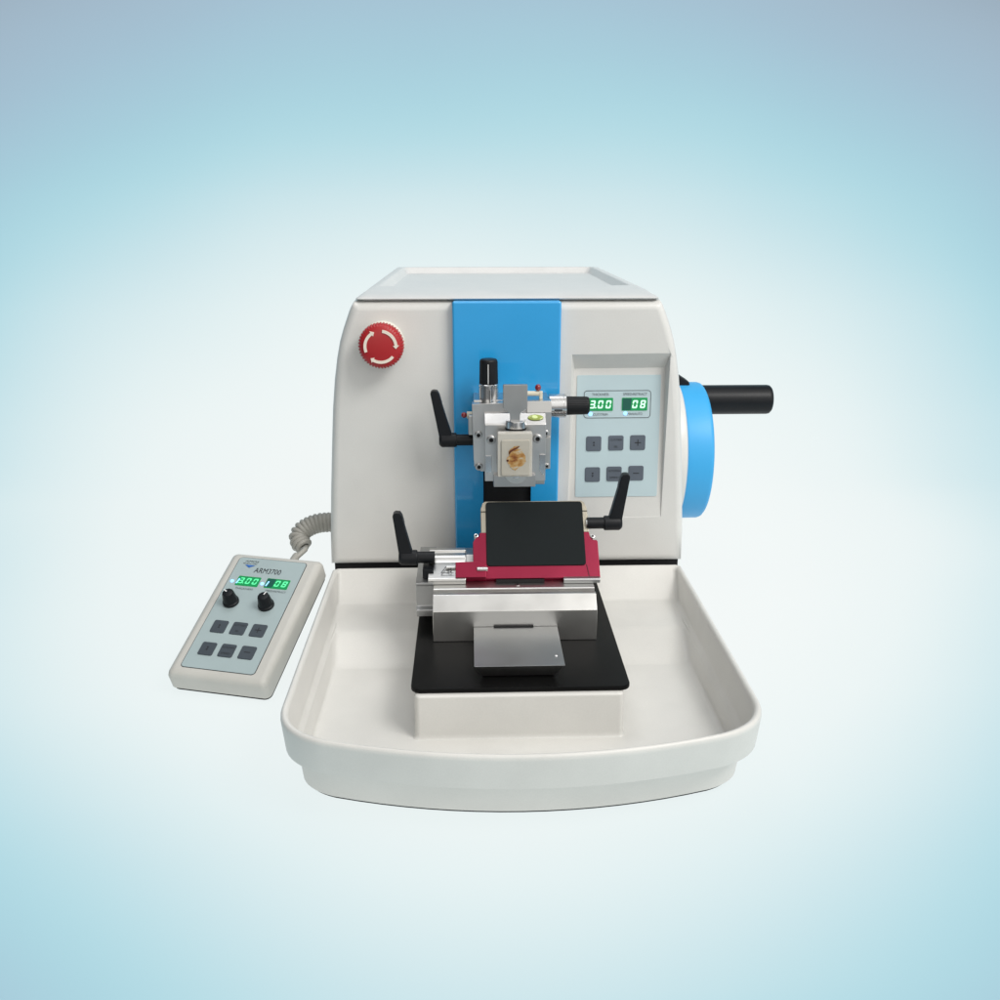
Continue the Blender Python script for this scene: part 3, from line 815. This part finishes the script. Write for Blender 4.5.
for i, p in enumerate(axis):
    t = (axis[min(i+1, n_-1)]-axis[max(i-1, 0)]).normalized()
    n = (prevn - t*prevn.dot(t)).normalized(); prevn = n; b = t.cross(n)
    sub = 3
    nxt = axis[min(i+1, n_-1)]; cn = cum[min(i+1, n_-1)]
    for k in range(sub):
        f = k/sub; s = cum[i]+(cn-cum[i])*f
        rr = cr_*min(1, max(.25, (cum[-1]-s)/.004))
        an = 2*math.pi*s/pitch
        pts.append(p.lerp(nxt, f) + n*rr*math.cos(an) + b*rr*math.sin(an))
tail = cr([pts[-1], Vector((-.2000, .026, .0740)), ex0 + HF.y*.018 + Vector((.006, 0, .001)), ex0 + HF.y*.006, ex0 - HF.y*.003], 10)
pts += tail[1:]
bm = tube(newbm(), pts, .0026, 10)
cb = obj('coiled_cable', bm, CABLE)
# move the origin of the cable to its middle
off = Vector((-.19, .045, .07)); cb.data.transform(Matrix.Translation(-off)); cb.location = off
tag(cb, 'grey coiled cable running from the machine side to the handset', 'cable')
bm = tube(newbm(), [ex0 + HF.y*.0125, ex0 + HF.y*.010, ex0 + HF.y*.004, ex0 - HF.y*.001], [.0030, .0036, .0042, .0042], 14)
obj('strain_relief', bm, CABLE, cb)

# ================================================================== BACKDROP (seamless sweep with a radial gradient that glows on its own)
bm = newbm()
uvl = bm.loops.layers.uv.new('UVMap')
prof = []
for k in range(15): prof.append((-.80+1.25*k/14, 0., -.80+1.25*k/14))
for k in range(1, 17):
    a = R(90*k/16); prof.append((.45+.35*math.sin(a), .35-.35*math.cos(a), .45+.35*a))
for k in range(1, 9): prof.append((.80, .35+3.2*k/8, .45+.35*math.pi/2+3.2*k/8))
cols = [-5+10*k/24 for k in range(25)]
G = [[bm.verts.new((x, y, z-.0006)) for x in cols] for y, z, s in prof]
for i in range(len(prof)-1):
    for j in range(len(cols)-1):
        f = bm.faces.new([G[i][j], G[i][j+1], G[i+1][j+1], G[i+1][j]])
        for lp_, (ii, jj) in zip(f.loops, ((i, j), (i, j+1), (i+1, j+1), (i+1, j))):
            lp_[uvl].uv = (cols[jj], prof[ii][2]); f.smooth = True
me = bpy.data.meshes.new('backdrop'); bm.to_mesh(me); bm.free()
bd = bpy.data.objects.new('backdrop', me); col.objects.link(bd); bd['kind'] = 'structure'
m = bpy.data.materials.new('backdrop_gradient'); m.use_nodes = True
nt = m.node_tree; N = nt.nodes; L = nt.links
for n in list(N): N.remove(n)
out_ = N.new('ShaderNodeOutputMaterial')
uv = N.new('ShaderNodeUVMap'); uv.uv_map = 'UVMap'
sep = N.new('ShaderNodeSeparateXYZ'); L.new(uv.outputs['UV'], sep.inputs[0])
S0, S1 = -.8, 2.2
nrmz = N.new('ShaderNodeMapRange'); nrmz.inputs['From Min'].default_value = S0; nrmz.inputs['From Max'].default_value = S1
L.new(sep.outputs['Y'], nrmz.inputs['Value'])
def table(pairs, lo, hi):
    r = N.new('ShaderNodeValToRGB'); r.color_ramp.interpolation = 'LINEAR'
    e = r.color_ramp.elements
    while len(e) > 1: e.remove(e[0])
    for i, (s, v) in enumerate(pairs):
        g = (v-lo)/(hi-lo); p = (s-S0)/(S1-S0)
        el = e[0] if i == 0 else e.new(p)
        el.position = p; el.color = (g, g, g, 1)
    L.new(nrmz.outputs['Result'], r.inputs['Fac'])
    mr = N.new('ShaderNodeMapRange'); mr.inputs['To Min'].default_value = lo; mr.inputs['To Max'].default_value = hi
    L.new(r.outputs['Color'], mr.inputs['Value']); return mr.outputs['Result']
# distance from the bright centre along the sweep, and the half-width of the bright zone
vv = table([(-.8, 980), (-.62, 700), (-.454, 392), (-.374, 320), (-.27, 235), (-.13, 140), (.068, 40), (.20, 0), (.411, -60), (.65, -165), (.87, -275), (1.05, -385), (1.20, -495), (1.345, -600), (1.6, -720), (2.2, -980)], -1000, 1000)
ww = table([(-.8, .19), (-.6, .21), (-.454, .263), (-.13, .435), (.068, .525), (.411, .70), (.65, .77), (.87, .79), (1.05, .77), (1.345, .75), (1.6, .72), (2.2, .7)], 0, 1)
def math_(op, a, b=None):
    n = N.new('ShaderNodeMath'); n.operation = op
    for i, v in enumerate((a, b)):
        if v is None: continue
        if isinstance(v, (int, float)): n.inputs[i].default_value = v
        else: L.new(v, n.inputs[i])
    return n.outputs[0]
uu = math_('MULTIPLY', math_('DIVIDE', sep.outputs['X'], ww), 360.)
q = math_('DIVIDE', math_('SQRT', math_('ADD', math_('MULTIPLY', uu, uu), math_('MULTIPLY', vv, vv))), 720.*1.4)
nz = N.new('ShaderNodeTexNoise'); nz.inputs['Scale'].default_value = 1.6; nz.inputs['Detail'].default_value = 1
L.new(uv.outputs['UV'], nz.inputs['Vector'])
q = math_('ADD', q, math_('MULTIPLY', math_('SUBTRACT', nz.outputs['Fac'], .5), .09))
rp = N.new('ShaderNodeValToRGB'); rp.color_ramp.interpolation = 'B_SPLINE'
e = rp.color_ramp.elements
stops = [(0, (247, 251, 250)), (.26, (245, 250, 249)), (.40, (237, 246, 246)), (.48, (224, 240, 242)), (.57, (199, 228, 235)), (.66, (172, 218, 229)), (.75, (163, 205, 220)), (.86, (160, 190, 210)), (1, (157, 177, 194)), (1.15, (120, 138, 152)), (1.4, (62, 72, 80))]  # end stops darken the near floor to deepen contrast and reflections
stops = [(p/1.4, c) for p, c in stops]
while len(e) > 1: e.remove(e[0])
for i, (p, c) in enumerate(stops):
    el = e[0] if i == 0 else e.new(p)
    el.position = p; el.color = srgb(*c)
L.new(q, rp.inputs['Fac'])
em = N.new('ShaderNodeEmission'); L.new(rp.outputs['Color'], em.inputs['Color']); em.inputs['Strength'].default_value = .93  # backdrop glows by itself and also lights the machine
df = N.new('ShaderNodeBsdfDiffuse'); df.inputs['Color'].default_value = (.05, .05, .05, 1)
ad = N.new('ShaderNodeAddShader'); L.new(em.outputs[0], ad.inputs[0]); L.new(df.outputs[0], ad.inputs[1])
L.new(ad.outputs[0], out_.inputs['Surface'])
me.materials.append(m)

# ================================================================== LIGHT
w = bpy.data.worlds.new('World'); sc.world = w; w.use_nodes = True
wn = w.node_tree; bg = wn.nodes['Background']
wt = wn.nodes.new('ShaderNodeTexCoord')
wd = wn.nodes.new('ShaderNodeVectorMath'); wd.operation = 'DOT_PRODUCT'; wd.inputs[1].default_value = Vector((.78, -.35, .52)).normalized()
wn.links.new(wt.outputs['Generated'], wd.inputs[0])
wr = wn.nodes.new('ShaderNodeMapRange'); wr.inputs['From Min'].default_value = -1; wn.links.new(wd.outputs['Value'], wr.inputs['Value'])
wc_ = wn.nodes.new('ShaderNodeValToRGB'); we = wc_.color_ramp.elements
we[0].position = .15; we[0].color = (.04, .04, .04, 1); we[1].position = .95; we[1].color = (1.5, 1.48, 1.43, 1)
x_ = we.new(.55); x_.color = (.26, .26, .26, 1)
wz = wn.nodes.new('ShaderNodeTexNoise'); wz.inputs['Scale'].default_value = 2.6; wz.inputs['Detail'].default_value = 2
wn.links.new(wt.outputs['Generated'], wz.inputs['Vector'])
wm = wn.nodes.new('ShaderNodeMapRange'); wm.inputs['From Min'].default_value = .35; wm.inputs['From Max'].default_value = .65; wm.inputs['To Min'].default_value = .35; wm.inputs['To Max'].default_value = 1.6
wn.links.new(wz.outputs['Fac'], wm.inputs['Value'])
wx_ = wn.nodes.new('ShaderNodeMix'); wx_.data_type = 'RGBA'; wx_.blend_type = 'MULTIPLY'; wx_.inputs['Factor'].default_value = 1
wn.links.new(wr.outputs['Result'], wc_.inputs['Fac']); wn.links.new(wc_.outputs['Color'], wx_.inputs['A']); wn.links.new(wm.outputs['Result'], wx_.inputs['B'])
wn.links.new(wx_.outputs['Result'], bg.inputs['Color'])
bg.inputs['Strength'].default_value = .75
def area(name, loc, target, size, power, c):
    l = bpy.data.lights.new(name, 'AREA'); l.shape = 'RECTANGLE'; l.size, l.size_y = size; l.energy = power; l.color = c
    o = bpy.data.objects.new(name, l); col.objects.link(o); o.location = loc
    o.rotation_euler = (Vector(target)-Vector(loc)).to_track_quat('-Z', 'Y').to_euler(); return o
area('key_lamp', (.85, -.95, 1.5), (0, -.05, .12), (.75, .6), 18, (1, .985, .955))
area('overhead_lamp', (-.25, .15, 1.7), (0, 0, .1), (1.0, .7), 6.5, (.97, .985, 1))
area('fill_lamp', (-.5, -1.7, .55), (0, 0, .12), (.9, .9), 2.8, (1, .96, .89))

# ================================================================== CAMERA
cam = bpy.data.cameras.new('camera'); cam.sensor_width = 36; cam.lens = 34.2; cam.clip_start = .02; cam.clip_end = 50
co = bpy.data.objects.new('camera', cam); col.objects.link(co)
co.location = (-.034, -.85, .405); co.rotation_euler = (R(90-17.8), 0, R(-1.8))
sc.camera = co
sc.view_settings.view_transform = 'Standard'; sc.view_settings.look = 'None'; sc.view_settings.exposure = 0
sc.render.resolution_x = sc.render.resolution_y = 1024
